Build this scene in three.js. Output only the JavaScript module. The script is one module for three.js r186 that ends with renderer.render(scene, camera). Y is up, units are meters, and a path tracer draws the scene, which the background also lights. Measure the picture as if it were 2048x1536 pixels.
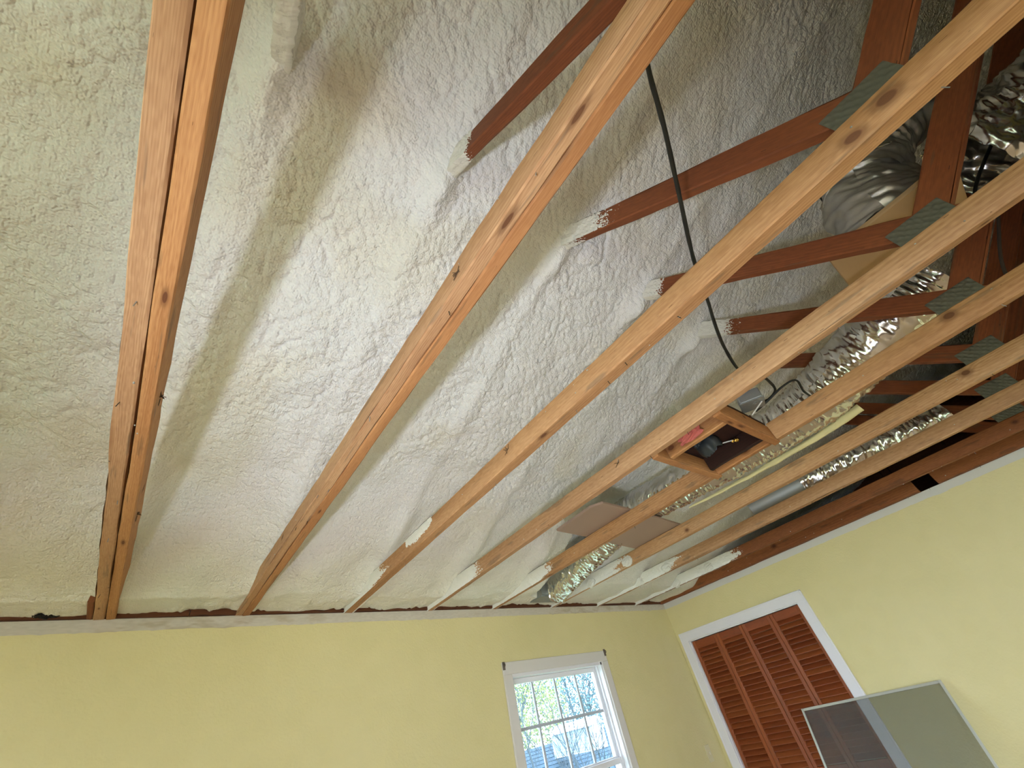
import * as THREE from 'three';
import { mergeGeometries } from 'three/addons/utils/BufferGeometryUtils.js';
import { RoundedBoxGeometry } from 'three/addons/geometries/RoundedBoxGeometry.js';

// ---------- camera, sky, lights, exposure ----------
const scene = new THREE.Scene();
const camera = new THREE.PerspectiveCamera(88.2464, 2048 / 1536, 0.02, 200);
camera.position.set(0, 1.593, 0);
camera.quaternion.setFromRotationMatrix(new THREE.Matrix4().makeBasis(
  new THREE.Vector3(0.79184632, -0.19120808, 0.58001628),
  new THREE.Vector3(-0.28478001, 0.7245472, 0.62763978),
  new THREE.Vector3(-0.54025897, -0.66217129, 0.51927779)));
const renderer = new THREE.WebGLRenderer();
renderer.toneMapping = THREE.LinearToneMapping;
renderer.toneMappingExposure = 1.0;
renderer.shadowMap.enabled = true;
scene.background = new THREE.Color().setRGB(0.74, 0.845, 1.0);
scene.backgroundIntensity = 16.5;
const LAMP_POWER = 10.5, LAMP_COLOR = new THREE.Color().setRGB(0.83, 0.88, 1.0);

// ---------- helpers ----------
const mulberry = (a) => () => { a |= 0; a = a + 0x6D2B79F5 | 0; let t = Math.imul(a ^ a >>> 15, 1 | a); t = t + Math.imul(t ^ t >>> 7, 61 | t) ^ t; return ((t ^ t >>> 14) >>> 0) / 4294967296; };
const rnd = mulberry(71);
const hash = (x, y, s = 0) => { let h = Math.imul(x | 0, 374761393) + Math.imul(y | 0, 668265263) + Math.imul(s | 0, 974634317); h = Math.imul(h ^ h >>> 13, 1274126177); h ^= h >>> 16; return (h >>> 0) / 4294967296; };
const fade = (t) => t * t * (3 - 2 * t), mix = (a, b, t) => a + (b - a) * t, clamp = (v, a = 0, b = 1) => Math.min(b, Math.max(a, v));
const sstep = (a, b, v) => fade(clamp((v - a) / (b - a)));
// value noise, about -1..1; px, py > 0 make it tile
function noise(x, y, s = 0, px = 0, py = 0) {
  const xi = Math.floor(x), yi = Math.floor(y), u = fade(x - xi), v = fade(y - yi);
  const w = (i, p) => p ? ((i % p) + p) % p : i;
  const x0 = w(xi, px), x1 = w(xi + 1, px), y0 = w(yi, py), y1 = w(yi + 1, py);
  return 2 * mix(mix(hash(x0, y0, s), hash(x1, y0, s), u), mix(hash(x0, y1, s), hash(x1, y1, s), u), v) - 1;
}
const fbm = (x, y, s, n = 3) => { let a = 0, k = 1; for (let i = 0; i < n; i++) { a += noise(x, y, s + i) * k; x *= 2.03; y *= 2.03; k *= 0.5; } return a; };
function worley(x, y, s, px = 0, py = 0) {            // distance to the nearest of scattered points
  const xi = Math.floor(x), yi = Math.floor(y); let best = 9;
  for (let i = -1; i <= 1; i++) for (let j = -1; j <= 1; j++) {
    const cx = xi + i, cy = yi + j, hx = px ? ((cx % px) + px) % px : cx, hy = py ? ((cy % py) + py) % py : cy;
    const dx = cx + 0.15 + 0.7 * hash(hx, hy, s) - x, dy = cy + 0.15 + 0.7 * hash(hx, hy, s + 7) - y;
    best = Math.min(best, dx * dx + dy * dy);
  }
  return Math.sqrt(best);
}
function texture(w, h, fn, color) {
  const d = new Uint8Array(w * h * 4);
  for (let y = 0; y < h; y++) for (let x = 0; x < w; x++) { const c = fn(x, y), i = (y * w + x) * 4; d[i] = c[0]; d[i + 1] = c[1]; d[i + 2] = c[2]; d[i + 3] = 255; }
  const t = new THREE.DataTexture(d, w, h); t.magFilter = THREE.LinearFilter; t.minFilter = THREE.LinearMipmapLinearFilter; t.generateMipmaps = true;
  t.wrapS = t.wrapT = THREE.RepeatWrapping; if (color) t.colorSpace = THREE.SRGBColorSpace; t.needsUpdate = true; return t;
}
const used = {};
const numbered = (n) => { used[n] = (used[n] ?? -1) + 1; return used[n] ? n + '_' + String(used[n]).padStart(3, '0') : n; };
const put = (o, p) => { o.position.set(...p); return o; };
function tag(o, label, category, group, kind) { o.userData.label = label; if (category) o.userData.category = category; if (group) o.userData.group = group; if (kind) o.userData.kind = kind; return o; }
function thing(name, label, category, pos = [0, 0, 0], group, kind) { const o = new THREE.Group(); o.name = numbered(name); scene.add(o); o.position.set(...pos); return tag(o, label, category, group, kind); }
function obj(name, geos, m, parent = scene, label) {
  const g = Array.isArray(geos) ? (geos.length > 1 ? mergeGeometries(geos.map((q) => q.index ? q.toNonIndexed() : q)) : geos[0]) : geos;
  const o = new THREE.Mesh(g, m); o.name = parent === scene ? numbered(name) : name + (parent.children.some((c) => c.name.startsWith(name)) ? '_' + String(parent.children.filter((c) => c.name.startsWith(name)).length).padStart(3, '0') : '');
  o.castShadow = o.receiveShadow = true; if (label) o.userData.label = label; parent.add(o); return o;
}
const structure = (name, geos, m, label) => { const o = obj(name, geos, m); o.userData.kind = 'structure'; if (label) o.userData.label = label; return o; };
// box from corner to corner, chamfered if r > 0, with uv in metres
function box(x0, y0, z0, x1, y1, z1, r = 0) {
  const w = x1 - x0, h = y1 - y0, d = z1 - z0;
  const g = r ? new RoundedBoxGeometry(w, h, d, 2, Math.min(r, w / 2.1, h / 2.1, d / 2.1)) : new THREE.BoxGeometry(w, h, d);
  g.translate((x0 + x1) / 2, (y0 + y1) / 2, (z0 + z1) / 2); return metric(g);
}
function metric(g) {                                     // box-projected uv in metres
  const q = g.index ? g.toNonIndexed() : g, p = q.attributes.position, n = q.attributes.normal, uv = new Float32Array(p.count * 2);
  for (let i = 0; i < p.count; i++) {
    const a = [Math.abs(n.getX(i)), Math.abs(n.getY(i)), Math.abs(n.getZ(i))];
    const [u, v] = a[0] > a[1] && a[0] > a[2] ? [p.getZ(i), p.getY(i)] : a[1] > a[2] ? [p.getX(i), p.getZ(i)] : [p.getX(i), p.getY(i)];
    uv[i * 2] = u; uv[i * 2 + 1] = v;
  }
  q.setAttribute('uv', new THREE.BufferAttribute(uv, 2)); return q;
}
const V = (a) => new THREE.Vector3(...a);
// a rectangular grid of points -> mesh geometry with smooth normals
function grid(nu, nv, fn, uvfn, colfn) {
  const P = new Float32Array((nu + 1) * (nv + 1) * 3), U = new Float32Array((nu + 1) * (nv + 1) * 2), C = colfn ? new Float32Array((nu + 1) * (nv + 1) * 3) : null, I = new Uint32Array(nu * nv * 6);
  let k = 0;
  for (let j = 0; j <= nv; j++) for (let i = 0; i <= nu; i++, k++) {
    const p = fn(i / nu, j / nv); P[k * 3] = p[0]; P[k * 3 + 1] = p[1]; P[k * 3 + 2] = p[2];
    const u = uvfn ? uvfn(i / nu, j / nv, p) : [i / nu, j / nv]; U[k * 2] = u[0]; U[k * 2 + 1] = u[1];
    if (C) { const c = colfn(p); C[k * 3] = c[0]; C[k * 3 + 1] = c[1]; C[k * 3 + 2] = c[2]; }
  }
  let q = 0;
  for (let j = 0; j < nv; j++) for (let i = 0; i < nu; i++) { const a = j * (nu + 1) + i, b = a + 1, c = a + nu + 1, d = c + 1; I[q++] = a; I[q++] = b; I[q++] = c; I[q++] = b; I[q++] = d; I[q++] = c; }
  const g = new THREE.BufferGeometry(); g.setAttribute('position', new THREE.BufferAttribute(P, 3)); g.setAttribute('uv', new THREE.BufferAttribute(U, 2)); if (C) g.setAttribute('color', new THREE.BufferAttribute(C, 3));
  g.setIndex(new THREE.BufferAttribute(I, 1)); g.computeVertexNormals(); return g;
}
// a sawn board from a to b: thickness along 'side', depth along the third axis; four faces and four worn edges, uv along the grain
let boards = 0;
function board(a, b, side, thick, depth, wander = 0.0015) {
  const A = V(a), D = V(b).sub(A), L = D.length(), d = D.normalize(), s = V(side).normalize(), t = new THREE.Vector3().crossVectors(d, s).normalize();
  const c = 0.004, n = Math.max(2, Math.round(L / 0.05)), k = boards++, u0 = hash(k, 5) * 4;
  const x = thick / 2, y = depth / 2;
  const ring = [[-x, -y + c], [-x, y - c], [-x + c, y], [x - c, y], [x, y - c], [x, -y + c], [x - c, -y], [-x + c, -y]];
  const P = [], U = [];
  const at = (i, j) => { const q = ring[j % 8], l = L * i / n, w = wander * (noise(l * 3, j * 3.1, k) + 0.7 * noise(l * 11, j * 2.3, k + 3)); return A.clone().addScaledVector(d, l).addScaledVector(s, q[0] + Math.sign(q[0]) * w).addScaledVector(t, q[1] + Math.sign(q[1]) * w); };
  const vf = (j, e) => { const f = (j >> 1) + (k & 3); return j & 1 ? [(f % 4) * 0.25 + 0.244, (f % 4) * 0.25 + 0.249][e] : [(f % 4) * 0.25 + 0.006, (f % 4) * 0.25 + 0.244][e]; };
  const tri = (...vs) => vs.forEach(([p, u]) => { P.push(p.x, p.y, p.z); U.push(...u); });
  for (let i = 0; i < n; i++) for (let j = 0; j < 8; j++) {
    const p = [at(i, j), at(i + 1, j), at(i + 1, j + 1), at(i, j + 1)], l0 = u0 + L * i / n / 4, l1 = u0 + L * (i + 1) / n / 4;
    const u = [[l0, vf(j, 0)], [l1, vf(j, 0)], [l1, vf(j, 1)], [l0, vf(j, 1)]];
    tri([p[0], u[0]], [p[1], u[1]], [p[2], u[2]]); tri([p[0], u[0]], [p[2], u[2]], [p[3], u[3]]);
  }
  for (const i of [0, n]) for (let j = 1; j < 7; j++) { const v = [0, j, j + 1].map((m) => [at(i, m), [u0 + 0.01 * m, 0.1 + 0.015 * m]]); i ? tri(v[0], v[1], v[2]) : tri(v[0], v[2], v[1]); }
  const g = new THREE.BufferGeometry(); g.setAttribute('position', new THREE.BufferAttribute(new Float32Array(P), 3)); g.setAttribute('uv', new THREE.BufferAttribute(new Float32Array(U), 2)); g.computeVertexNormals();
  // outward winding
  const p = g.attributes.position, nn = g.attributes.normal, m = A.clone().addScaledVector(d, L / n / 2), e = new THREE.Vector3(p.getX(0), p.getY(0), p.getZ(0)).sub(m);
  if (e.x * nn.getX(0) + e.y * nn.getY(0) + e.z * nn.getZ(0) < 0) { for (let i = 0; i < p.count; i += 3) for (const q of [p, g.attributes.uv]) for (let z = 0; z < q.itemSize; z++) { const w = q.array[(i + 1) * q.itemSize + z]; q.array[(i + 1) * q.itemSize + z] = q.array[(i + 2) * q.itemSize + z]; q.array[(i + 2) * q.itemSize + z] = w; } g.computeVertexNormals(); }
  return g;
}
// tube along points with radius r(s) and a surface offset f(s, angle, length)
function sweep(points, r, f = () => 0, step = 0.008, sides = 40, caps = false) {
  const c = new THREE.CatmullRomCurve3(points.map(V), false, 'centripetal'), L = c.getLength(), n = Math.max(4, Math.round(L / step)), fr = c.computeFrenetFrames(n), pt = c.getSpacedPoints(n);
  return grid(sides, n, (u, v) => {
    const i = Math.round(v * n), a = u * 2 * Math.PI, l = v * L, R = (typeof r === 'function' ? r(v) : r) + f(l, a, L);
    const N = fr.normals[i], B = fr.binormals[i], p = pt[i]; return [p.x + R * (N.x * Math.cos(a) + B.x * Math.sin(a)), p.y + R * (N.y * Math.cos(a) + B.y * Math.sin(a)), p.z + R * (N.z * Math.cos(a) + B.z * Math.sin(a))];
  }, (u, v) => [u, v * L]);
}
const bar = (a, b, r, sides = 8) => { const A = V(a), B = V(b), g = new THREE.CylinderGeometry(r, r, A.distanceTo(B), sides); g.applyQuaternion(new THREE.Quaternion().setFromUnitVectors(new THREE.Vector3(0, 1, 0), B.clone().sub(A).normalize())); g.translate((A.x + B.x) / 2, (A.y + B.y) / 2, (A.z + B.z) / 2); return g; };
// crumpled closed lump
function lump(x, y, z, rx, ry, rz, rough, seed, detail = 4) {
  const g = new THREE.IcosahedronGeometry(1, detail * 3), p = g.attributes.position;
  for (let i = 0; i < p.count; i++) { const a = p.getX(i), b = p.getY(i), c = p.getZ(i), k = 1 + rough * (noise(a * 2.2 + b * 1.3, c * 2.2 - b * 1.7, seed) + 0.5 * noise(a * 5 + c * 2, b * 5 - c * 3, seed + 1)); p.setXYZ(i, x + a * k * rx, y + b * k * ry, z + c * k * rz); }
  g.computeVertexNormals(); return g;
}

// ---------- materials ----------
const W = 2048, H = 512;
function woodTexture(seed, base, dark, knots) {
  const rn = mulberry(seed), K = [];
  for (let i = 0; i < knots; i++) { const f = i % 4; K.push([rn() * 4, (f + 0.25 + rn() * 0.5) * 0.09, 0.007 + rn() * 0.012, f]); }
  const specks = []; for (let i = 0; i < 80; i++) specks.push([rn() * W | 0, rn() * H | 0, 2 + rn() * 7 | 0, rn() < 0.5 ? 1 : 2]);
  const t = texture(W, H, (x, y) => {
    const u = x / W * 4, v = y / H * 0.36, f = Math.floor(y / (H / 4)), px = 8;
    let w = v + 0.012 * noise(u * 2, v * 12, seed, px) + 0.004 * noise(u * 6, v * 30, seed + 1, 24), kd = 0, kr = 0;
    for (const [ku, kv, r, kf] of K) { if (kf !== f) continue; let du = Math.abs(u - ku); du = Math.min(du, 4 - du); const e = Math.hypot(du * 0.75, v - kv); if (e < r * 6) { w += r * 1.6 * Math.exp(-(e * e) / (r * r * 5)) * Math.sign(v - kv + 1e-6); kd = Math.max(kd, sstep(r * 1.05, r * 0.7, e)); kr = Math.max(kr, Math.exp(-((e / r - 1.1) ** 2) * 3)); } }
    const ring = Math.sin(w * (f & 1 ? 520 : 330) + 2.5 * noise(u * 1.2, v * 9, seed + 2, 0)), fine = noise(u * 18, v * 900, seed + 3, 72), blotch = noise(u * 1.5, v * 14, seed + 4, 6);
    let m = 0.36 + 0.2 * ring * (0.4 + 0.6 * noise(u * 0.75, v * 30, seed + 6, 3)) + 0.16 * fine + 0.26 * blotch + 0.14 * noise(u * 60, v * 160, seed + 5, 240);
    const st = 0.3 * sstep(0.6, 0.95, noise(u * 6, v * 44, seed + 8, 24) + 0.25 * noise(u * 22, v * 120, seed + 9, 88)), c = [0, 1, 2].map((i) => mix(mix(base[i], dark[i], clamp(m)), [84, 74, 64][i], st));
    return c.map((q, i) => clamp(mix(mix(q, dark[i] * 0.75, kr * 0.5), [92, 54, 30][i], kd * 0.8), 0, 255));
  }, true);
  const d = t.image.data;
  for (const [sx, sy, l, h] of specks) for (let i = 0; i < l; i++) for (let j = 0; j < h; j++) { const k = (((sy + j) % H) * W + (sx + i) % W) * 4; d[k] *= 0.4; d[k + 1] *= 0.36; d[k + 2] *= 0.34; }
  return t;
}
const woodMaps = [woodTexture(11, [204, 166, 124], [154, 108, 68], 7), woodTexture(23, [196, 156, 116], [146, 102, 68], 7), woodTexture(37, [194, 150, 106], [142, 96, 58], 8)];
const redMap = woodTexture(51, [142, 80, 44], [98, 50, 26], 4);
const std = (o) => new THREE.MeshStandardMaterial(o);
const wood = woodMaps.map((m) => std({ map: m, roughness: 0.82 }));
const woodOrange = woodMaps.map((m) => std({ map: m, color: 0xf6e2c8, roughness: 0.8 }));
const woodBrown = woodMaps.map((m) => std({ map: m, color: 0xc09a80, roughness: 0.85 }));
const redWood = std({ map: redMap, roughness: 0.8 });
const rawWood = std({ map: woodMaps[0], color: 0x7a5a48, roughness: 0.9 });
const foamBump = texture(1024, 1024, (x, y) => {
  const u = x / 1024, v = y / 1024, a = worley(u * 44 + 0.5 * noise(u * 16, v * 16, 3, 16, 16), v * 44 + 0.5 * noise(u * 16, v * 16, 4, 16, 16), 5, 44, 44), b = worley(u * 120, v * 120, 9, 120, 120);
  const k = 255 * clamp(0.75 - 0.5 * a * a - 0.22 * b + 0.1 * noise(u * 200, v * 200, 8, 200, 200)); return [k, k, k];
});
const foamMat = std({ vertexColors: true, roughness: 0.9, bumpMap: foamBump, bumpScale: 0.011 });
const foamPlain = std({ color: new THREE.Color().setRGB(0.77, 0.76, 0.7), roughness: 0.9, bumpMap: foamBump, bumpScale: 0.003 });
const wallTex = texture(512, 512, (x, y) => { const u = x / 512, v = y / 512, k = 0.5 + 0.3 * noise(u * 100, v * 100, 2, 100, 100) + 0.2 * noise(u * 220, v * 220, 4, 220, 220); return [255 * k, 255 * k, 255 * k]; });
const wallColorTex = texture(512, 512, (x, y) => { const u = x / 512, v = y / 512, k = 2.5 * noise(u * 4, v * 4, 12, 4, 4) + 1.5 * noise(u * 24, v * 24, 13, 24, 24); return [218 + k, 207 + k, 153 + k * 1.4]; }, true);
const yellow = std({ map: wallColorTex, roughness: 0.55, bumpMap: wallTex, bumpScale: 0.0012 });
wallColorTex.repeat.set(0.5, 0.5);
const bareTex = texture(1024, 64, (x, y) => { const u = x / 1024, v = y / 64; const a = sstep(-0.1, 0.3, noise(u * 6, 3, 9, 6, 0)), s = sstep(-0.2, 0.8, noise(u * 30, v * 2, 6, 30, 0) + 0.4 * noise(u * 110, v * 6, 7, 110, 0)), k = 6 * noise(u * 160, v * 10, 8, 160, 0); return [198 - s * 16 * a + k, 190 - s * 20 * a + k, 176 - s * 26 * a + k]; }, true);
const bare = std({ map: bareTex, roughness: 0.9 });
const white = std({ color: 0xe3e2e6, roughness: 0.45 });
const whiteWarm = std({ color: 0xd6d2cc, roughness: 0.5 });
const dark = std({ color: 0x0d0b0a, roughness: 0.95 });
const foil = std({ color: 0xd9d9d6, metalness: 1, roughness: 0.22 });
const foilDull = std({ color: 0xb4b4b0, metalness: 0.9, roughness: 0.42 });
const galvanized = std({ color: 0x9a9fa0, metalness: 0.75, roughness: 0.5 });
const blackPlastic = std({ color: 0x14181a, roughness: 0.5 });
const black = std({ color: 0x0e1210, roughness: 0.55 });
const brass = std({ color: 0xc9a24a, metalness: 0.8, roughness: 0.35 });
const doorMap = woodTexture(77, [158, 84, 40], [124, 60, 27], 1);
const doorWood = [std({ map: doorMap, roughness: 0.5 }), std({ map: doorMap, color: 0xf2e6de, roughness: 0.5 }), std({ map: doorMap, color: 0xe4d4c8, roughness: 0.5 })];

// ---------- the room ----------
const XW = 4.565, ZB = -2.95, YC = 2.44, XL = -3.0, ZF = 3.6, XG = 6.4;
const roofAt = (z) => 3.413 + 0.333 * z;                 // underside of the sprayed foam
const RIDGE = 2.2, joists = [-0.21, 0.385, 0.992, 1.592, 2.18, 2.835, 3.455, 4.07, 4.53];
const floorTex = texture(512, 512, (x, y) => { const v = y / 512, p = Math.floor(v * 6), u = x / 512; const k = 18 * noise(u * 8, v * 90, p, 8, 90) + 14 * (hash(p, 3) - 0.5) - (v * 6 % 1 < 0.02 ? 40 : 0); return [200 + k, 172 + k, 140 + k]; }, true);
structure('floor', box(XL - 0.15, -0.12, ZB - 0.15, XW + 0.75, 0, ZF + 0.15), std({ map: floorTex, roughness: 0.5 }), 'light wooden floor of the empty room');
// back wall round the window
const WX0 = 2.24, WX1 = 3.265, WY0 = 0.78, WY1 = 1.985, PAINT = 2.385;
structure('wall_back', [box(XL - 0.15, 0, ZB - 0.14, WX0, PAINT, ZB), box(WX1, 0, ZB - 0.14, XW + 0.15, PAINT, ZB), box(WX0, 0, ZB - 0.14, WX1, WY0, ZB), box(WX0, WY1, ZB - 0.14, WX1, PAINT, ZB), box(XL - 0.15, PAINT, ZB - 0.14, XW + 0.15, 2.435, ZB - 0.004)], yellow, 'yellow painted back wall with the window');
// right wall round the closet opening
const DZ0 = -2.825, DZ1 = -1.61, DY = 2.043;
structure('wall_right', [box(XW, 0, ZB, XW + 0.12, PAINT, DZ0), box(XW, 0, DZ1, XW + 0.12, PAINT, ZF), box(XW, DY, DZ0, XW + 0.12, PAINT, DZ1), box(XW + 0.004, PAINT, ZB, XW + 0.12, 2.435, ZF)], yellow, 'yellow painted right wall with the closet');
structure('wall_closet', [box(XW + 0.62, 0, ZB, XW + 0.7, 2.4, -1.4), box(XW + 0.12, 0, ZB - 0.05, XW + 0.7, 2.4, ZB), box(XW + 0.12, 0, -1.4, XW + 0.7, 2.4, -1.34)], yellow, 'inside of the closet behind the louvred doors');
// left and front walls, out of frame, each with a window that lets the daylight in
const hole = (axis, at, t, u0, u1, v0, v1, a0, a1, top) => { const b = (p, q, r, s) => axis === 'x' ? box(at - t, r, p, at, s, q) : box(p, r, at, q, s, at + t); return [b(a0, u0, 0, top), b(u1, a1, 0, top), b(u0, u1, 0, v0), b(u0, u1, v1, top)]; };
structure('wall_left', hole('x', XL, 0.15, 0.1, 3.5, 0.12, 2.38, ZB, ZF, 4.6), yellow, 'yellow left wall with a wide window');
structure('wall_front', hole('z', ZF, 0.15, 3.4, 4.3, 0.6, 2.1, XL - 0.15, XG, 4.6), yellow, 'yellow wall behind the viewer with a wide window');
structure('ceiling_1', box(XL, 2.424, 0.95, XW, 2.4385, ZF), std({ color: 0xd8d6cf, roughness: 0.9 }), 'drywall ceiling still in place behind the viewer');
structure('wall_gable', box(XG, 2.3, ZB - 0.6, XG + 0.12, 4.7, ZF), rawWood, 'boarded gable end of the attic');
structure('ceiling_neighbour', box(XW + 0.12, 2.38, ZB - 0.2, XG, 2.43, ZF), std({ color: 0x8f8578, roughness: 0.95 }), 'back of the ceiling boards over the next room');
structure('roof', [-1, 1].map((s) => { const L = 6.3, g = new THREE.BoxGeometry(XG - XL + 0.6, 0.05, L); g.translate((XG + XL) / 2, 0.33, -s * 0); g.rotateX(-s * Math.atan(0.333)); g.translate(0, roofAt(RIDGE) - 0.333 * 3.0, RIDGE - s * 3.0); return metric(g); }), rawWood, 'roof boards above the sprayed foam');
// bare strip of drywall along the top of both walls, its lower edge torn
function strip(along, a0, a1, seed) {
  const n = 260; const edge = (t) => PAINT + 0.004 * noise(t * 60, 1, seed) + 0.006 * noise(t * 17, 2, seed) - 0.005;
  return grid(n, 3, (u, v) => { const t = mix(a0, a1, u), y = mix(edge(t), 2.439, v > 0.9 ? 1 : v), o = v < 0.1 ? -0.001 : 0.0022; return along === 'x' ? [t, y, ZB + o] : [XW - o, y, t]; }, (u, v, p) => [mix(a0, a1, u) / 3, v]);
}
structure('trim_1', [strip('x', XL, XW - 0.001, 3), box(XL, 2.43, ZB - 0.12, XW, 2.442, ZB + 0.001)], bare, 'torn strip of bare drywall along the top of the back wall');
{ const g = strip('z', ZB + 0.001, ZF, 8); structure('trim_2', [g, box(XW + 0.001, 2.43, ZB, XW + 0.12, 2.442, ZF)], std({ color: 0xcfcdc4, roughness: 0.8 }), 'bare pale strip along the top of the right wall'); }
{ const g = []; for (let i = 0; i < 6; i++) g.push(board([mix(XL, XG, i / 6), 2.462, ZB - 0.03], [mix(XL, XG, (i + 1) / 6) - 0.004, 2.462, ZB - 0.03], [0, 1, 0], 0.036, 0.09)); structure('top_plate', g, rawWood, 'dark wooden top plate between wall and foam'); }

// ---------- sprayed foam ----------
function foamDrop(x, z) {                                // how far the foam hangs below its mean plane
  const toWall = sstep(-1.4, -2.6, z), wx = x + 0.03 * noise(x * 7, z * 7, 21) + 0.008 * noise(x * 25, z * 25, 22), wz = z + 0.03 * noise(x * 7, z * 7, 23) + 0.008 * noise(x * 25, z * 25, 24);
  const rug = (0.45 + 0.55 * sstep(-0.3, 0.7, noise(x * 2.1, z * 2.1, 25) + 0.35)) * mix(1, 0.32, toWall);
  let h = 0.022 * noise(x * 1.7, z * 1.7, 26) + 0.016 * noise(x * 4.5, z * 4.5, 27) + 0.007 * noise(x * 11, z * 11, 39);
  const c = 0.71, s = 0.71, a = wx * c + wz * s, b = -wx * s + wz * c;
  const d1 = worley(a * 33, b * 24, 28), d2 = worley(a * 58 + 3, b * 48, 29), d0 = worley(a * 13, b * 10, 30);
  h += rug * (0.010 * (1 - 1.6 * d1 * d1) + 0.0045 * (1 - 1.5 * d2 * d2) + 0.006 * (1 - 1.5 * d0 * d0));
  const cr = Math.abs(noise(wx * 5, wz * 5, 31) + 0.4 * noise(wx * 13, wz * 13, 32)); h -= 0.007 * rug * Math.exp(-cr * cr * 120);   // creases
  for (const j of joists) { const dx = x - j - 0.01; h += 0.013 * Math.exp(-((dx / 0.045) ** 2)); const r = Math.hypot(dx * 1.25, (z + 0.47) * 0.8); h += 0.06 * Math.exp(-((r / 0.07) ** 2)); }
  h += 0.05 * sstep(-2.0, -2.5, z) + 0.07 * sstep(1.9, 3.0, x) * sstep(-1.3, -2.2, z);
  h -= 0.17 * sstep(0.24, 0.14, Math.abs(x - 2.61)) * sstep(-1.5, -1.9, z) * sstep(-2.8, -2.7, z);   // room round the duct
  for (const j of joists.slice(0, 6)) { const dx = Math.abs(x - j); h += 0.03 * Math.exp(-((dx / 0.07) ** 2)) * sstep(-1.5, -2.3, z) * sstep(-2.95, -2.7, z) * (0.6 + 0.6 * noise(z * 5, j, 33)); }
  return h;
}
const foamY = (x, z) => { let y = roofAt(z) - foamDrop(x, z); const lip = 2.459 + 0.012 * noise(x * 5, 0, 34) + 0.009 * noise(x * 17, 0, 44) + 0.008 * noise(x * 55, z * 20, 35); const k = sstep(-2.5, -2.95, z); y = Math.max(y, 2.458 + 0.012 * noise(x * 9, z * 9, 36)); return mix(y, Math.max(y, lip), k); };
const foamTone = (x, z) => { const b = sstep(-0.1, 0.8, fbm(x * 2.6, z * 2.6, 41)), c = sstep(-1.9, -2.8, z); const f = 1 + 0.03 * noise(x * 9, z * 9, 43); return [f * mix(0.79, 0.76, b), f * mix(mix(0.795, 0.745, b), 0.775, c), f * mix(mix(0.8, 0.69, b), 0.7, c)]; };
{
  // finer columns where the photograph looks closest
  const x0 = -1.9, x1 = XG, zz0 = ZB - 0.035, zz1 = RIDGE + 0.05, nu = 1150, nv = 740;
  const xs = (u) => x0 + (x1 - x0) * (u < 0.7 ? u * (4.9 / 0.7) / 8.3 : (4.9 + (u - 0.7) / 0.3 * 3.4) / 8.3);
  const zs = (v) => mix(zz0, zz1, v);
  const g = grid(nu, nv, (u, v) => { const x = xs(u), z = zs(v); return [x, foamY(x, z), z]; }, (u, v, p) => [p[0], p[2]], (p) => foamTone(p[0], p[2]));
  const far = grid(20, 60, (u, v) => { const x = mix(XG, XL, 1 - u) , z = mix(RIDGE, ZF, v); return [x, roofAt(RIDGE) - 0.333 * (z - RIDGE) - 0.03 * noise(x * 3, z * 3, 5), z]; }, (u, v, p) => [p[0], p[2]], (p) => foamTone(p[0], p[2]));
  const left = grid(20, 60, (u, v) => { const x = mix(XL, x0, u), z = zs(v); return [x, mix(roofAt(z) - 0.02 * noise(x * 4, z * 4, 7), foamY(x, z), u), z]; }, (u, v, p) => [p[0], p[2]], (p) => foamTone(p[0], p[2]));
  structure('ceiling', [g, far, left], foamMat, 'cream sprayed foam under the roof slope');
}
// foam crust on a board: a skin that dives inside the board where there is none
function crust(parent, a, b, side, thick, depth, cover, seed, amount = 0.008, name = 'foam_crust') {
  const A = V(a), D = V(b).sub(A), L = D.length(), d = D.normalize(), s = V(side).normalize(), t = new THREE.Vector3().crossVectors(d, s).normalize(), x = thick / 2 + 0.001, y = depth / 2 + 0.001;
  const per = 2 * (2 * x + 2 * y), n = Math.round(per / 0.0045), m = Math.round(L / 0.005);
  const g = grid(n, m, (u, v) => {
    const seam = u < 1e-6 || u > 1 - 1e-6, p = seam ? 0 : u * per; let q, nx = 0, ny = 0;
    if (p < 2 * y) { q = [-x, -y + p]; nx = -1; } else if (p < 2 * y + 2 * x) { q = [-x + p - 2 * y, y]; ny = 1; } else if (p < 4 * y + 2 * x) { q = [x, y - (p - 2 * y - 2 * x)]; nx = 1; } else { q = [x - (p - 4 * y - 2 * x), -y]; ny = -1; }
    const l = v * L, pt = A.clone().addScaledVector(d, l).addScaledVector(s, q[0]).addScaledVector(t, q[1]);
    const c = cover(l, pt, [nx, ny]) + 0.4 * noise(l * 70, u * 40, seed, 0, 40) + 0.9 * (hash(Math.round(v * m), Math.round(u * n) % n, seed) - 0.5);
    if (seam) { nx = ny = -0.7; }
    const th = clamp(c * amount, -0.012, amount * 1.2) ; const f = 0.6 + 0.4 * noise(l * 40, u * 12, seed + 1, 0, 12);
    const o = th > 0 ? th * f : 0;
    if (th <= 0) { const k = 1 + th / Math.min(x, y) * 0.9; const w = A.clone().addScaledVector(d, l).addScaledVector(s, q[0] * k).addScaledVector(t, q[1] * k); return [w.x, w.y, w.z]; }
    return [pt.x + s.x * nx * o + t.x * ny * o, pt.y + s.y * nx * o + t.y * ny * o, pt.z + s.z * nx * o + t.z * ny * o];
  }, (u, v) => [u * per, v * L]);
  return obj(name, g, foamPlain, parent);
}

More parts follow.
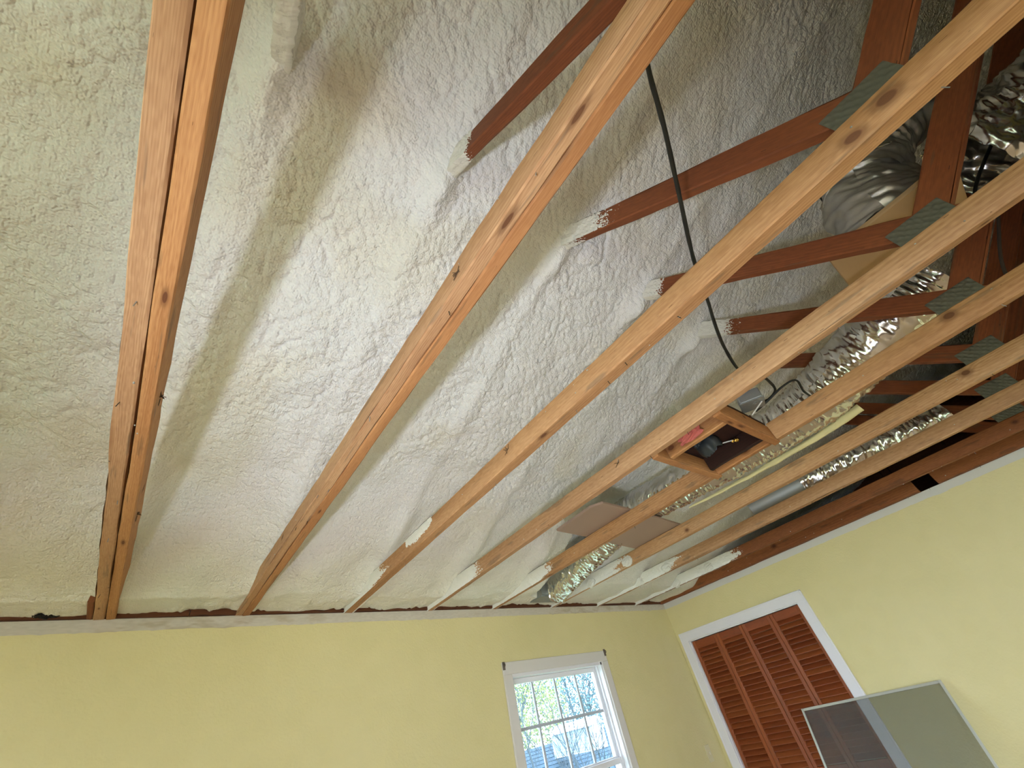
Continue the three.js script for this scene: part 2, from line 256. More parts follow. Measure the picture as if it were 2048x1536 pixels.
// ---------- roof trusses ----------
const plateGeo = (() => {                                 // pressed toothed plate, facing -x
  const g = grid(48, 24, (u, v) => { const tooth = Math.max(0, Math.sin(u * 48 * Math.PI / 4) * Math.sin(v * 24 * Math.PI / 3)); return [-0.0015 - 0.0022 * tooth + 0.001 * noise(u * 20, v * 9, 4), (v - 0.5) * 0.11, (u - 0.5) * 0.155]; });
  return g;
})();
const plateMat = std({ color: 0x6c6c62, metalness: 0.5, roughness: 0.55, side: THREE.DoubleSide });
const labels = [
  'truss whose bottom chord is two boards with an open dark gap, leftmost in view',
  'truss with a tight doubled bottom chord, second from the left in view',
  'truss whose single chord has the highest grey plate, just beyond the doubled ones',
  'truss beside the framed wooden box, its chord touching the left ends of the box',
  'truss whose chord is cut to let in the framed wooden box',
  'truss just right of the pale side of the long foil duct',
  'truss right of the short foil duct with the sheet metal collar',
  'dark brown truss second from the yellow right wall',
  'dark brown truss tight against the yellow right wall, with a notch in its chord'];
const TUFTS = [[0, -0.042, 0.03, -1.08], [0, -0.042, 0.04, -0.6], [0, 0.043, 0.035, -1.15], [0, 0.043, 0.03, -1.85], [1, -0.037, 0.04, -0.42], [2, -0.028, 0.06, -1.05], [3, -0.022, 0.06, -0.95]];
const webA = [2.5 - YC, 0.49], webB = [3.42 - YC, -0.575];
joists.forEach((xj, i) => {
  const t = thing('roof_truss', labels[i], 'roof truss', [xj, YC, 0], 'trusses under the foamed roof');
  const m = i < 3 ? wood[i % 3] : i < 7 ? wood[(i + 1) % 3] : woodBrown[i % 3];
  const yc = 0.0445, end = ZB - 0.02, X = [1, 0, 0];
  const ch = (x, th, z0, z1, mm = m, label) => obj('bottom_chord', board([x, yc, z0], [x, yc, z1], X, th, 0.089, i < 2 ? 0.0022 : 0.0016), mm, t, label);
  if (i === 0) { ch(-0.0195, 0.0425, end, 3.5, wood[1], 'greyer left board'); ch(0.0235, 0.0345, end, 3.5, woodOrange[0], 'brighter knotty right board'); }
  if (i === 0) obj('gusset_block', board([-0.055, 0.05, end + 0.02], [-0.055, 0.05, -2.7], X, 0.022, 0.098), woodBrown[2], t);
  if (i === 0) ; else if (i === 1) { ch(-0.017, 0.035, end, 3.5, wood[1]); ch(0.0195, 0.036, end, 3.5, woodOrange[1]); }
  else if (i === 4) { ch(0, 0.042, end, -0.803); ch(0, 0.042, -0.425, 3.5); }
  else if (i === 8) { ch(0, 0.06, end, -0.29); ch(0, 0.06, -0.16, 3.5); }
  else ch(0, i === 2 ? 0.054 : 0.042, end, 3.5);
  const wx = i === 0 ? 0.025 : i === 1 ? 0.02 : 0.012, th = 0.038;
  obj('web', board([wx, webA[0], webA[1]], [wx, webB[0], webB[1]], X, th, 0.089), redWood, t, 'reddish brown diagonal running up into the foam');
  obj('web', board([wx, 0.1, 0.43], [wx, 4.16 - YC, 2.08], X, th, 0.089), redWood, t, 'reddish brown diagonal running up to the ridge');
  // foam on the upper end of the web
  const D = V([wx, webA[0], webA[1]]).sub(V([wx, webB[0], webB[1]])).normalize(), at = (s) => [wx, webB[0] + D.y * s, webB[1] + D.z * s];
  const len = [0.52, 0.38, 0.33, 0.36, 0.42, 0.36, 0.34][i] ?? 0.3, fuzz = i === 2 ? 0.14 : i > 3 ? 0.1 : 0.05;
  if (i < 7) crust(t, at(0), at(len + 0.25), X, th, 0.089, (l, p, n) => clamp((len + (i === 2 && n[0] < 0 ? 0.14 : 0) - l) / fuzz, -4, 1.2), 60 + i, 0.009);
  const pl = obj('connector_plate', plateGeo, plateMat, t, 'grey toothed metal plate'); pl.position.set(wx - th / 2 - 0.001, 0.105, 0.425);
  // overspray on the chord near the wall
  if (i > 1 && i < 8) {
    const z1 = [0, -2.6, -2.36, -2.28, -2.2, -2.1, -1.95, -1.75][i];
    crust(t, [0, yc, ZB], [0, yc, z1 + 0.4], X, i === 1 ? 0.073 : i === 2 ? 0.056 : 0.044, 0.091, (l, p, n) => { const z = ZB + l; if (n[1]) return -3; return clamp((z1 + 0.07 * noise(p.y * 30, i, 9) - z) / 0.1, -3, 1.2) + (p.y < 0.01 ? -0.5 : 0); }, 80 + i, 0.006, 'overspray');
    if (i === 2) crust(t, [0, yc, -2.02], [0, yc, -1.72], X, 0.056, 0.091, (l, p, n) => n[0] >= 0 ? -2 : (p.y - 0.048) * 40 + 0.6 - Math.abs(l - 0.13) * 9, 99, 0.006, 'overspray');
  }
  if (i > 4 && i < 8) for (let k = 0; k < 2; k++) { const z = [-1.95, -2.35][k] - 0.1 * hash(i, k); obj('foam_drip', lump(-0.024, 0.035 - 0.01 * k, z, 0.022, 0.035, 0.05, 0.25, i * 3 + k, 2), foamPlain, t); }
  { // white flecks of overspray
    const g = []; for (let k = 0; k < 9; k++) { const z = -2.2 + 2.8 * hash(i, k, 31), sd = hash(i, k, 32) < 0.6, x = sd ? -0.0215 - (i === 2 ? 0.006 : i < 2 ? 0.0155 + (i === 0 ? 0.004 : 0) : 0) - (i === 8 ? 0.009 : 0) : (hash(i, k, 33) - 0.5) * 0.03, y = sd ? 0.01 + 0.07 * hash(i, k, 34) : 0, f = new THREE.IcosahedronGeometry(0.0012 + 0.0014 * hash(i, k, 35), 1); f.scale(1, 1, 1 + hash(i, k, 36)); f.translate(x, y, z); g.push(f); }
    obj('foam_flecks', g, foamPlain, t).userData.kind = 'stuff';
  }
  for (const [q, x, y, z] of TUFTS) if (q === i) { const g = []; for (let k = 0; k < 9; k++) { const a = 6.28 * hash(k, i, 41), l = 0.008 + 0.012 * hash(k, i, 42); g.push(bar([x, y, z + 0.02 * (hash(k, 3) - 0.5)], [x + l * Math.cos(a) * 0.8, y + l * Math.sin(a), z + 0.04 * (hash(k, 4) - 0.5)], 0.0011, 5)); } obj('splinters', g, std({ color: 0x5a4632, roughness: 1 }), t, 'frayed dark splinters'); }
  // old ceiling nails and staples left in the underside
  for (let k = 0; k < 4 + (i < 3 ? 3 : 0); k++) { const z = -2.6 + 3.1 * hash(i, k, 3), x = (hash(i, k, 5) - 0.5) * 0.03 + (i === 0 ? -0.02 : i === 1 ? -0.017 : 0), tx = (hash(i, k, 6) - 0.5) * 0.012, tz = (hash(i, k, 7) - 0.5) * 0.012; obj('nail', bar([x, 0.004, z], [x + tx, -0.014, z + tz], 0.0011, 6), k % 3 ? galvanized : black, t); }
});
{ // the next truss to the left, just out of frame: its shadow falls into view
  const t = thing('roof_truss', 'truss left of the gapped double chord, only its shadow in view', 'roof truss', [-0.82, YC, 0], 'trusses under the foamed roof');
  obj('bottom_chord', board([0, 0.0445, ZB - 0.02], [0, 0.0445, 3.5], [1, 0, 0], 0.08, 0.089), wood[2], t);
  obj('web', board([0, webA[0], webA[1]], [0, webB[0], webB[1]], [1, 0, 0], 0.034, 0.075), redWood, t); obj('web', board([0, 0.1, 0.43], [0, 4.16 - YC, 2.08], [1, 0, 0], 0.034, 0.089), redWood, t);
}

// ---------- ducts ----------
const crinkle = (seed, ribs, amp) => (l, a) => { const tw = l + 0.006 * a; return amp * 0.45 * Math.sin(tw * 2 * Math.PI / ribs) * (0.5 + 0.5 * noise(l * 9, Math.cos(a) * 2 + 4, seed)) + amp * (noise(l * 26, 3 * Math.cos(a) + 1.5 * Math.sin(a), seed + 1) + 0.7 * noise(l * 70 + 3 * Math.sin(a), 7 * Math.cos(a) - 5 * Math.sin(a), seed + 2)) + amp * 0.5 * Math.abs(noise(l * 130, 10 * Math.cos(a) + 8 * Math.sin(a), seed + 3)); };
{
  const t = thing('foil_duct', 'long silver foil flexible duct running under the foam above the framed wooden box', 'duct');
  obj('duct_sleeve', sweep([[2.66, 2.49, -2.69], [2.64, 2.54, -2.45], [2.61, 2.61, -2.1], [2.58, 2.682, -1.62], [2.565, 2.665, -1.25], [2.6, 2.662, -0.77], [2.595, 2.675, -0.3], [2.54, 2.72, 0], [2.485, 2.785, 0.28], [2.46, 2.84, 0.5]], (v) => mix(0.1, 0.122, sstep(0.05, 0.3, v)) + 0.028 * sstep(0.6, 0.9, v), crinkle(3, 0.03, 0.0072), 0.006, 72), foil, t);
  obj('boot', [box(2.5, 2.455, -2.86, 2.84, 2.465, -2.7), box(2.5, 2.465, -2.7, 2.84, 2.56, -2.69), box(2.5, 2.465, -2.86, 2.84, 2.56, -2.85), box(2.5, 2.465, -2.85, 2.51, 2.56, -2.7), box(2.83, 2.465, -2.85, 2.84, 2.56, -2.7)], galvanized, t, 'flat sheet metal boot');
}
{
  const t = thing('foil_duct', 'short silver foil duct lying between two joists near the right wall', 'duct');
  obj('duct_sleeve', sweep([[3.66, 2.64, -0.78], [3.72, 2.65, -0.5], [3.78, 2.65, -0.2], [3.83, 2.66, 0.12], [3.84, 2.665, 0.18]], 0.12, crinkle(13, 0.03, 0.005), 0.006, 64), foil, t);
  obj('collar', sweep([[3.6, 2.63, -1.18], [3.63, 2.635, -0.95], [3.67, 2.645, -0.72]], 0.112, () => 0, 0.03, 48), galvanized, t, 'plain grey sheet metal collar');
}
{
  const t = thing('foil_duct', 'wide crumpled foil duct high at the right edge of the attic', 'duct');
  obj('duct_sleeve', sweep([[1.95, 2.84, 0.74], [1.955, 2.87, 0.9], [1.96, 2.92, 1.2], [2.0, 3.0, 1.8]], 0.16, crinkle(23, 0.3, 0.016), 0.008, 72), foil, t);
}
{
  const t = thing('duct_plenum', 'foil wrapped duct plenum over a tan board, high between two trusses', 'duct', [1.82, 2.745, 0.42]);
  obj('base_board', board([-0.02, -0.01, -0.2], [-0.02, -0.01, 0.22], [0, 1, 0], 0.02, 0.3), std({ color: 0xb79a72, roughness: 0.9 }), t, 'tan wooden board');
  obj('foil_wrap', sweep([[-0.02, 0.0, 0.02], [-0.02, 0.1, 0.03], [-0.02, 0.24, 0.08]], (v) => 0.145, crinkle(33, 0.4, 0.012), 0.008, 64), foilDull, t);
  obj('collar', (() => { const g = new THREE.TorusGeometry(0.152, 0.008, 10, 48); g.rotateX(Math.PI / 2); g.translate(-0.02, 0.25, 0.09); return g; })(), foil, t);
  obj('duct_sleeve', sweep([[-0.02, 0.24, 0.08], [0.0, 0.38, 0.2], [0.05, 0.5, 0.5]], 0.14, crinkle(43, 0.05, 0.008), 0.008, 64), foilDull, t);
}
// ---------- drywall, box frame, wiring ----------
{
  const s = new THREE.Shape(); const pts = [[1.862, 1.735], [1.856, 1.42], [1.9, 1.352], [2.2, 1.372], [2.5, 1.405], [2.9, 1.45], [2.9, 1.88], [2.5, 1.825], [2.2, 1.77]]; pts.forEach(([x, y], i) => i ? s.lineTo(x, y) : s.moveTo(x, y));
  const g = new THREE.ExtrudeGeometry(s, { depth: 0.012, bevelEnabled: true, bevelSize: 0.0015, bevelThickness: 0.0015, bevelSegments: 1 }); g.rotateX(-Math.PI / 2); g.translate(0, 2.533, 0);
  const o = obj('drywall_sheet', metric(g), std({ color: 0xa48d80, roughness: 0.9 })); tag(o, 'brownish grey drywall sheet lying across the joists below the foil duct', 'drywall');
}
{
  const t = thing('box_frame', 'wooden blocking frame nailed between two joists round a dark opening', 'wood frame', [1.9, 2.44, -0.61]);
  const X = [0, 0, 1];
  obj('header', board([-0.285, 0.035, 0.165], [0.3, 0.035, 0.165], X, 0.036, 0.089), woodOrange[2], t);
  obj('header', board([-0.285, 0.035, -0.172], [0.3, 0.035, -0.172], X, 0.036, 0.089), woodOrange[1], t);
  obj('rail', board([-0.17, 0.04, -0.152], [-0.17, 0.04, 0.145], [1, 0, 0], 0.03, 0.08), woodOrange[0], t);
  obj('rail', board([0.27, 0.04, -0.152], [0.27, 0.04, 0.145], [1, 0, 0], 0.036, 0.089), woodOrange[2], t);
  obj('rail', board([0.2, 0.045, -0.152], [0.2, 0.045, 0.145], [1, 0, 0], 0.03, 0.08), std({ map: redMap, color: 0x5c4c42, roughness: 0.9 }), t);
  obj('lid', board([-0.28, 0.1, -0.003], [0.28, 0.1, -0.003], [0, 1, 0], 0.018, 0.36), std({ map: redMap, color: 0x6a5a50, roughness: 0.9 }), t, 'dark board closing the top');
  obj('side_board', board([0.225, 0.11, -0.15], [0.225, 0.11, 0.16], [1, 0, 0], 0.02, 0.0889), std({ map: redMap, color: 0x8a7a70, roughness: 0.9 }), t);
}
{
  const t = thing('ceiling_bracket', 'dark grey crumpled plastic socket hanging inside the wooden frame', 'bracket', [1.96, 2.5, -0.655]);
  obj('shell', (() => { const pts = [[0, 0.04], [0.03, 0.045], [0.055, 0.03], [0.06, 0.0], [0.05, -0.03], [0.044, -0.032], [0.05, -0.005], [0.042, 0.02], [0.0, 0.03]].map(([a, b]) => new THREE.Vector2(a, b)); const g = new THREE.LatheGeometry(pts, 28); const p = g.attributes.position; for (let i = 0; i < p.count; i++) { const k = 1 + 0.22 * noise(p.getX(i) * 40 + 3, p.getZ(i) * 40, 6); p.setXYZ(i, p.getX(i) * k, p.getY(i) + 0.012 * noise(p.getX(i) * 50, p.getZ(i) * 50, 8), p.getZ(i) * k); } g.rotateZ(0.5); g.rotateX(-0.25); g.computeVertexNormals(); return g; })(), std({ color: 0x2c3338, roughness: 0.5, side: THREE.DoubleSide }), t);
  obj('lug', lump(-0.03, 0.02, -0.03, 0.03, 0.025, 0.028, 0.3, 5, 2), std({ color: 0x30383c, roughness: 0.5 }), t);
  obj('rod', bar([0.04, 0.0, 0.03], [0.075, -0.005, 0.085], 0.003), white, t, 'thin white rod');
  for (const [x, y, z] of [[0.085, -0.004, 0.082], [0.078, -0.012, 0.098], [0.1, -0.006, 0.1]]) obj('nut', (() => { const g = new THREE.CylinderGeometry(0.008, 0.009, 0.012, 6); g.rotateX(1.1); g.translate(x, y, z); return g; })(), brass, t, 'small brass nut');
}
{ const o = obj('insulation_scrap', lump(1.682, 2.463, -0.615, 0.026, 0.024, 0.06, 0.35, 14, 3), std({ color: 0xb9625a, roughness: 1 })); tag(o, 'scrap of pink insulation tucked beside the wooden frame', 'insulation'); }
{
  const t = thing('junction_box', 'grey metal electrical box above the wooden frame where black cables meet', 'electrical box', [1.96, 2.578, -0.375]); t.rotation.set(0.1, 0.35, 0.05);
  obj('body', box(-0.055, -0.022, -0.05, 0.055, 0.03, 0.05, 0.006), galvanized, t); obj('cover', box(-0.06, -0.027, -0.054, 0.06, -0.0225, 0.054, 0.002), std({ color: 0x8b9396, metalness: 0.5, roughness: 0.5 }), t, 'flat grey cover plate');
  obj('knockout', (() => { const g = new THREE.TorusGeometry(0.011, 0.0018, 6, 20); g.rotateX(Math.PI / 2); g.translate(-0.02, -0.0275, 0.01); return g; })(), galvanized, t); obj('clamp', box(0.056, -0.012, 0.01, 0.078, 0.014, 0.04, 0.004), galvanized, t);
  obj('rod', bar([-0.01, -0.028, 0.04], [-0.05, -0.09, -0.03], 0.003), white, t, 'thin white rod');
}
const cableThing = (label, pts, r = 0.0058) => tag(obj('black_cable', sweep(pts, r, (l, a) => 0.0007 * noise(l * 30, Math.cos(a) * 2, 3), 0.012, 12), black), label, 'cable');
cableThing('long black cable sagging from joist to joist across the foam', [[0.3, 2.56, 0.24], [0.42, 2.57, 0.19], [0.496, 2.6, 0.158], [0.635, 2.603, 0.103], [0.775, 2.603, 0.041], [1.0, 2.575, -0.07], [1.215, 2.6, -0.139], [1.36, 2.595, -0.195], [1.487, 2.585, -0.238], [1.65, 2.56, -0.275], [1.8, 2.6, -0.26], [1.967, 2.61, -0.259], [2.09, 2.61, -0.285], [2.1, 2.6, -0.33], [2.055, 2.59, -0.365]]);
cableThing('short black cable bent up and over the foil duct from the grey box', [[2.04, 2.555, -0.4], [2.06, 2.575, -0.34], [2.07, 2.6, -0.24], [2.085, 2.6, -0.186], [2.19, 2.575, -0.2], [2.304, 2.56, -0.186], [2.4, 2.545, -0.11]], 0.0048);
{ const o = obj('foam_bead', sweep([[2.7, 2.555, -1.25], [2.738, 2.553, -0.9], [2.75, 2.555, -0.6], [2.752, 2.56, -0.35], [2.755, 2.585, -0.1]], (v) => 0.005 + 0.017 * v, (l, a) => 0.003 * noise(l * 16, Math.cos(a) * 2, 3), 0.012, 20), std({ color: 0xe6dfae, roughness: 0.9 })); tag(o, 'pale yellow foam strip running along the right side of the long foil duct', 'foam strip'); }
for (const [pts, label] of [[[[1.98, 3.0, 1.0], [1.9, 2.72, 0.66], [1.86, 2.6, 0.6]], 'dark cable hanging in front of the wide crumpled foil'], [[[2.55, 2.95, 0.85], [2.5, 2.72, 0.68], [2.48, 2.56, 0.6]], 'pale thin wire hanging in the dark beside the right edge']]) tag(obj('hanging_wire', sweep(pts, 0.006, () => 0, 0.02, 8), label.startsWith('dark') ? black : std({ color: 0x5b5048, roughness: 0.7 })), label, 'wire');
{ const g = []; for (let k = 0; k < 14; k++) g.push(lump(-0.42 + 0.05 * (hash(k, 1) - 0.5) * 1.6, 2.458 + 0.02 * (hash(k, 2) - 0.5), ZB + 0.02 + 0.03 * hash(k, 3), 0.012 + 0.014 * hash(k, 4), 0.006, 0.012, 0.6, k, 1)); tag(obj('dark_tuft', g, dark), 'black ragged tuft in the foam edge at the far left above the wall', 'debris'); }

// ---------- window ----------
{
  const t = thing('window_1', 'white sash window with small panes in the yellow back wall', 'window', [0, 0, ZB], undefined, 'structure');
  const c = 0.078, x0 = 2.168, x1 = 3.338, y1 = 2.066, y0 = 0.72;
  obj('casing', [box(x0, y0, 0, x0 + c, y1 - c, 0.018, 0.004), box(x1 - c, y0, 0, x1, y1 - c, 0.018, 0.004), box(x0, y1 - c, 0, x1, y1, 0.018, 0.004)], whiteWarm, t);
  obj('sill', box(x0 - 0.03, y0 - 0.03, -0.13, x1 + 0.03, y0, 0.05, 0.005), whiteWarm, t);
  obj('jamb', [box(WX0 - 0.005, 0.72, -0.14, WX0 + 0.018, WY1, 0.002), box(WX1 - 0.018, 0.72, -0.14, WX1 + 0.005, WY1, 0.002), box(WX0, WY1 - 0.018, -0.14, WX1, WY1 + 0.005, 0.002)], white, t);
  obj('track', [-0.045, -0.075, -0.105].flatMap((z) => [box(WX0 + 0.018, 0.74, z - 0.004, WX0 + 0.03, WY1 - 0.018, z + 0.004), box(WX1 - 0.03, 0.74, z - 0.004, WX1 - 0.018, WY1 - 0.018, z + 0.004)]), white, t);
  const muntinMat = std({ color: 0xb4b9c2, roughness: 0.5 });
  const sash = (n, ya, yb, z) => {
    const s = obj(n, [box(WX0 + 0.02, ya, z - 0.014, WX0 + 0.058, yb, z + 0.014, 0.003), box(WX1 - 0.05, ya, z - 0.014, WX1 - 0.02, yb, z + 0.014, 0.003), box(WX0 + 0.058, yb - 0.035, z - 0.014, WX1 - 0.05, yb, z + 0.014, 0.003), box(WX0 + 0.058, ya, z - 0.014, WX1 - 0.05, ya + 0.035, z + 0.014, 0.003)], white, t);
    const xs = [WX0 + 0.058, 2.503, 2.742, 2.985, WX1 - 0.05], ym = (ya + yb) / 2 + 0.01;
    for (const x of xs.slice(1, 4)) obj('muntin', box(x - 0.009, ya + 0.035, z - 0.008, x + 0.009, yb - 0.035, z + 0.008, 0.002), muntinMat, s);
    obj('muntin', box(xs[0], ym - 0.01, z - 0.0085, xs[4], ym + 0.01, z + 0.0085, 0.002), muntinMat, s);
    const gl = new THREE.MeshPhysicalMaterial({ color: new THREE.Color().setRGB(0.56, 0.64, 0.68), transmission: 1, thickness: 0, roughness: 0, ior: 1.5 });
    for (let k = 0; k < 4; k++) for (const [p, q] of [[ya + 0.035, ym - 0.008], [ym + 0.008, yb - 0.035]]) { const g = new THREE.PlaneGeometry(xs[k + 1] - xs[k], q - p); g.translate((xs[k] + xs[k + 1]) / 2, (p + q) / 2, z); obj('pane', g, gl, s); }
  };
  sash('upper_sash', 1.34, WY1 - 0.018, -0.09); sash('lower_sash', 0.75, 1.365, -0.06);
}
for (const [x, y, w] of [[2.176, 2.042, 'left'], [3.326, 2.05, 'right']]) { const t = thing('curtain_bracket', `small dark curtain bracket on the upper ${w} corner of the window casing`, 'bracket', [x, y, ZB + 0.018]); obj('plate', box(-0.012, -0.026, 0, 0.012, 0.026, 0.004, 0.0015), std({ color: 0x6f655e, roughness: 0.5, metalness: 0.4 }), t); obj('hook', (() => { const g = new THREE.TorusGeometry(0.009, 0.003, 8, 18, 4.6); g.rotateY(Math.PI / 2); g.translate(0, 0.004, 0.012); return g; })(), std({ color: 0x5a524c, roughness: 0.5, metalness: 0.4 }), t); }

// ---------- closet ----------
{
  const t = thing('trim_3', 'white casing round the closet doors', 'door casing', [XW, 0, 0], undefined, 'structure'), c = 0.082;
  obj('casing', [box(-0.018, 0, DZ0 - c, 0, DY, DZ0 + 0.004, 0.004), box(-0.018, 0, DZ1 - 0.004, 0, DY, DZ1 + c, 0.004), box(-0.018, DY - 0.004, DZ0 - c, 0, DY + c, DZ1 + c, 0.004)], white, t);
  obj('jamb', [box(0, 0, DZ0 - 0.004, 0.12, DY, DZ0 + 0.012), box(0, 0, DZ1 - 0.012, 0.12, DY, DZ1 + 0.004), box(0, DY - 0.01, DZ0, 0.12, DY + 0.006, DZ1)], white, t);
  obj('bead', [box(-0.022, 0, DZ0 - c, -0.014, DY + c, DZ0 - c + 0.014, 0.003), box(-0.022, 0, DZ1 + c - 0.014, -0.014, DY + c, DZ1 + c, 0.003), box(-0.022, DY + c - 0.014, DZ0 - c, -0.014, DY + c, DZ1 + c, 0.003)], white, t);
}
const slatGeos = [0, 1, 2].map((k) => { const g = board([0, 0, 0], [0, 0, 0.232], [Math.cos(-0.7), Math.sin(-0.7), 0], 0.007, 0.05, 0.0006); return g; });
for (let d = 0; d < 4; d++) {
  const z0 = DZ0 + 0.014 + d * 0.2985, w = 0.2965, t = thing('door_' + (d + 1), ['louvred closet panel next to the room corner', 'louvred closet panel second from the room corner', 'louvred closet panel third from the room corner, partly behind the leaning screen', 'louvred closet panel farthest from the room corner, mostly behind the leaning screen'][d], 'closet door', [XW + 0.035, 0, z0], undefined, 'structure');
  const m = doorWood, sw = 0.034;
  for (const z of [sw / 2, w - sw / 2]) obj('stile', board([0, 0.015, z], [0, DY - 0.015, z], [1, 0, 0], 0.03, sw, 0.0006), m[0], t);
  for (const [y, h] of [[DY - 0.05, 0.07], [0.95, 0.09], [0.08, 0.13]]) obj('rail', board([0, y, sw], [0, y, w - sw], [1, 0, 0], 0.026, h, 0.0006), m[1], t);
  for (let y = DY - 0.1; y > 0.16; y -= 0.0385) { if (Math.abs(y - 0.95) < 0.055) continue; const o = obj('slat', slatGeos[(hash(d, Math.round(y * 100)) * 3) | 0], m[(hash(d, Math.round(y * 200), 4) * 3) | 0], t); o.position.set(0, y, sw - 0.001); }
}
{ const t = thing('light_switch', 'pale light switch plate on the yellow back wall near the closet', 'switch', [4.335, 1.2, ZB]); obj('plate', box(-0.035, -0.058, 0, 0.035, 0.058, 0.006, 0.0025), std({ color: 0xd8cfa8, roughness: 0.4 }), t); obj('toggle', box(-0.005, -0.01, 0.006, 0.005, 0.012, 0.016, 0.002), std({ color: 0xe4dcc0, roughness: 0.4 }), t); }
{ // insect screen leaning on the wall
  const L = 1.36, Wd = 1.035, a = Math.asin(0.33), t = thing('window_screen', 'framed grey mesh screen leaning against the right wall and closet casing', 'window screen', [XW - 0.022 - L * Math.sin(a), 0.005 + (1.345 - L * Math.cos(a)), -1.017 - Wd / 2]); t.rotation.z = -a;
  const f = 0.017, m = std({ color: 0xc3c4ba, roughness: 0.4, metalness: 0.3 });
  for (const s of [-1, 1]) obj('frame_bar', box(-0.005, 0, s * (Wd / 2 - f / 2) - f / 2, 0.005, L, s * (Wd / 2 - f / 2) + f / 2, 0.002), m, t);
  for (const y of [0, L - f]) obj('frame_bar', box(-0.005, y, -Wd / 2 + f, 0.005, y + f, Wd / 2 - f, 0.002), m, t);
  const g = new THREE.PlaneGeometry(Wd - 2 * f, L - 2 * f); g.rotateY(-Math.PI / 2); g.translate(0, L / 2, 0);
  obj('mesh', g, std({ color: 0x55605c, roughness: 0.6, transparent: true, opacity: 0.5, side: THREE.DoubleSide }), t, 'see-through grey mesh');
}
// ---------- work lamp out of frame ----------
{
  const t = thing('work_lamp', 'work lamp on a tripod beside the viewer, aimed up at the foam', 'lamp', [-0.57, 0, -0.15]), aim = new THREE.Vector3(0.69, 0.68, -0.42).normalize();
  obj('pole', bar([0, 0.25, 0], [0, 0.97, 0], 0.012, 14), black, t);
  for (let k = 0; k < 3; k++) { const a = k * 2.094; obj('leg', bar([0, 0.55, 0], [0.32 * Math.cos(a), 0.012, 0.32 * Math.sin(a)], 0.01, 12), black, t); }
  const q = new THREE.Quaternion().setFromUnitVectors(new THREE.Vector3(0, 0, 1), aim), head = [0, 1.05, 0];
  const turn = (g) => g.applyQuaternion(q).translate(...head);
  obj('housing', turn(box(-0.085, -0.075, -0.06, 0.085, 0.075, -0.012, 0.01)), blackPlastic, t);
  obj('lens', turn(new THREE.CylinderGeometry(0.06, 0.06, 0.006, 36).rotateX(Math.PI / 2).translate(0, 0, -0.008)), std({ color: 0xffffff, emissive: LAMP_COLOR, emissiveIntensity: 6 }), t);
  obj('yoke', [bar([-0.1, 1.05, 0], [-0.1, 0.97, 0], 0.006), bar([0.1, 1.05, 0], [0.1, 0.97, 0], 0.006), bar([-0.1, 0.97, 0], [0.1, 0.97, 0], 0.006)], black, t);
  const l = new THREE.SpotLight(LAMP_COLOR, LAMP_POWER, 0, 0.80, 0.85, 2); l.position.set(...head).addScaledVector(aim, 0.02); l.target.position.set(...head).addScaledVector(aim, 2); l.castShadow = true; l.shadow.radius = 3; t.add(l, l.target);
}
// ---------- outside ----------
const outGround = structure('ground', box(-40, -3.3, -80, 60, -3.1, 40), std({ color: 0x7f8a6a, roughness: 1 }), 'grass ground outside');
{
  const t = thing('neighbour_house', 'neighbouring house with a blue grey shingled roof and white dormer', 'house', [13, 0, -14]);
  obj('wall', box(-5.2, -3.1, -7, 5.2, -0.6, -2.2), std({ color: 0xe6e6e2, roughness: 0.8 }), t);
  const shingle = [[0.03, 0.06, 0.088], [0.036, 0.068, 0.098], [0.026, 0.054, 0.082]].map((c) => std({ color: new THREE.Color().setRGB(...c), roughness: 0.9 }));
  for (let k = 0; k < 24; k++) for (let q = 0; q < 9; q++) { const y = -1.0 + k * 0.1, z = 0.6 - k * 0.17, x0 = -5.6 + q * 1.25 + (k & 1 ? 0.4 : 0); const g = box(x0, -0.012, -0.1, x0 + 1.24, 0.012, 0.1); g.rotateX(0.45); const o = obj('shingle', g, shingle[(hash(k, q) * 3) | 0], t); o.position.set(0, y, z); }
  obj('roof', [board([-5.5, -1.1, 0.5], [5.5, -1.1, 0.5], [0, 1, 0], 0.05, 0.1)], shingle[0], t);
  const dm = obj('dormer', [box(1.0, 0.9, -2.4, 1.6, 1.6, 0), (() => { const q = new THREE.Shape(); q.moveTo(0.9, 1.58); q.lineTo(1.3, 1.84); q.lineTo(1.7, 1.58); q.closePath(); const g = new THREE.ExtrudeGeometry(q, { depth: 2.4, bevelEnabled: false }); g.translate(0, 0, -2.35); return metric(g); })()], std({ color: 0xd8dadb, roughness: 0.7 }), t);
  for (let k = 0; k < 7; k++) obj('clapboard', (() => { const g = box(0, 0, -2.3, 0.014, 0.085, -0.12); g.rotateZ(-0.1); g.translate(0.975, 0.95 + k * 0.09, 0); return g; })(), std({ color: 0x8fa0a6, roughness: 0.7 }), dm);
}
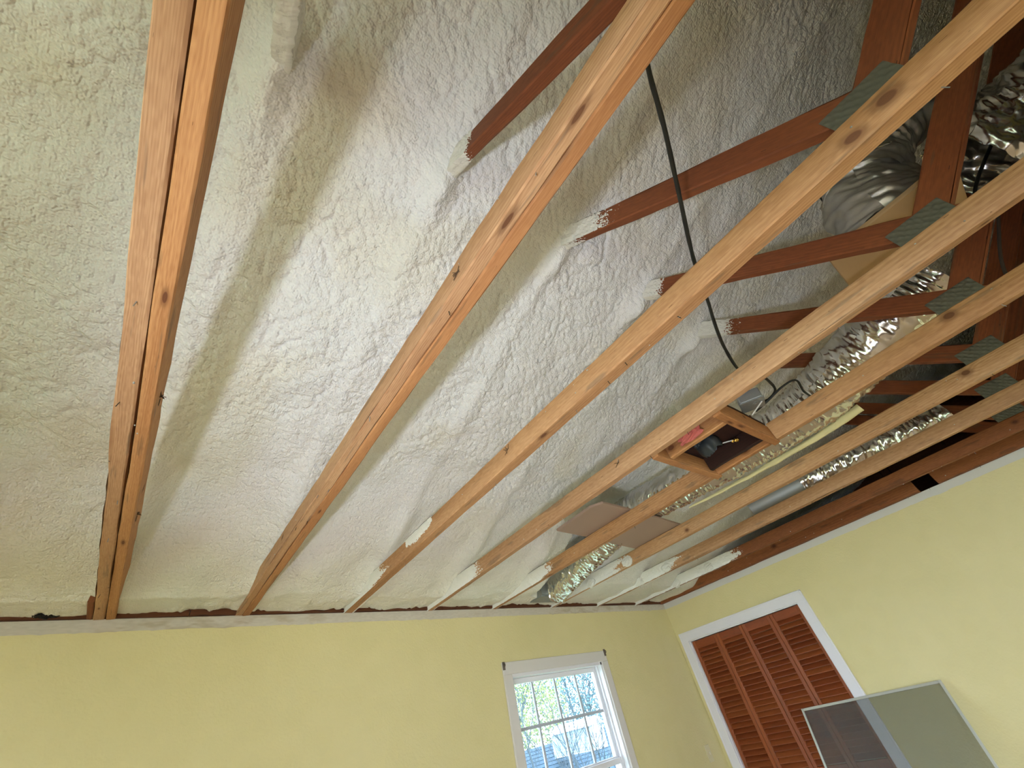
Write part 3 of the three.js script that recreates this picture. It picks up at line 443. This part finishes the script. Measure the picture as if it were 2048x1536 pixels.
function tree(label, pos, height, seed, lean, leaves) {
  const t = thing('bare_tree', label, 'tree', pos), rn = mulberry(seed), limbs = [], twigs = [];
  const grow = (p, d, len, r, lvl) => {
    const q = p.clone().addScaledVector(d, len); const g = new THREE.CylinderGeometry(r * 0.7, r, len, lvl < 2 ? 8 : 5, 1); g.applyQuaternion(new THREE.Quaternion().setFromUnitVectors(new THREE.Vector3(0, 1, 0), d)); g.translate((p.x + q.x) / 2, (p.y + q.y) / 2, (p.z + q.z) / 2);
    (lvl < 3 ? limbs : twigs).push(g); if (lvl >= 6) return;
    const n = lvl === 0 ? 4 : lvl < 4 ? 3 : 2;
    for (let k = 0; k < n; k++) { const e = d.clone().add(new THREE.Vector3(rn() - 0.5, rn() * 0.5 - 0.1, rn() - 0.5).multiplyScalar(1.25)).normalize(); grow(p.clone().addScaledVector(d, len * (k === 0 ? 1 : 0.55 + 0.45 * rn())), e, len * (0.6 + 0.25 * rn()), r * 0.58, lvl + 1); }
  };
  grow(new THREE.Vector3(), new THREE.Vector3(lean, 1, 0).normalize(), height * 0.3, height * (leaves ? 0.012 : 0.0075), 0);
  const m = std({ color: leaves ? 0x5c676e : 0x434d55, roughness: 0.95 });
  obj('trunk', limbs, m, t); const tw = obj('twigs', twigs, m, t); tw.userData.kind = 'stuff';
  if (leaves) { const g = new THREE.PlaneGeometry(0.13, 0.08), L = new THREE.InstancedMesh(g, std({ color: leaves, roughness: 0.9, side: THREE.DoubleSide }), 15000), M = new THREE.Matrix4(), Q = new THREE.Quaternion(), E = new THREE.Euler(); for (let i = 0; i < 15000; i++) { const a = rn() * 6.283, h = 0.2 + 0.8 * rn(), r = height * 0.3 * Math.sqrt(rn()) * Math.sin(Math.PI * Math.min(0.95, h)); M.compose(new THREE.Vector3(Math.cos(a) * r, h * height * 1.05, Math.sin(a) * r), Q.setFromEuler(E.set(rn() * 6, rn() * 6, 0)), new THREE.Vector3(1, 1, 1)); L.setMatrixAt(i, M); } L.name = 'leaves'; L.userData.kind = 'stuff'; t.add(L); }
}
tree('bare forked tree outside at the left of the window', [6.9, -3.1, -8.7], 6.8, 5, 0.05);
tree('bare tree outside before the white dormer', [11.6, -3.1, -11.4], 6.8, 9, -0.05);
tree('tall yellow green tree behind the neighbouring roof', [17.5, -3.1, -24], 12, 15, 0.02, 0x8c965f);
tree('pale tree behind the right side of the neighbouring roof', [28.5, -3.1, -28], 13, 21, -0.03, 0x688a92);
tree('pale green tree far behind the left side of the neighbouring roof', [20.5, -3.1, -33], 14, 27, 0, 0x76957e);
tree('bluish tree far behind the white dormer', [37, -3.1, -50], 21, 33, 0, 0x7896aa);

renderer.render(scene, camera);
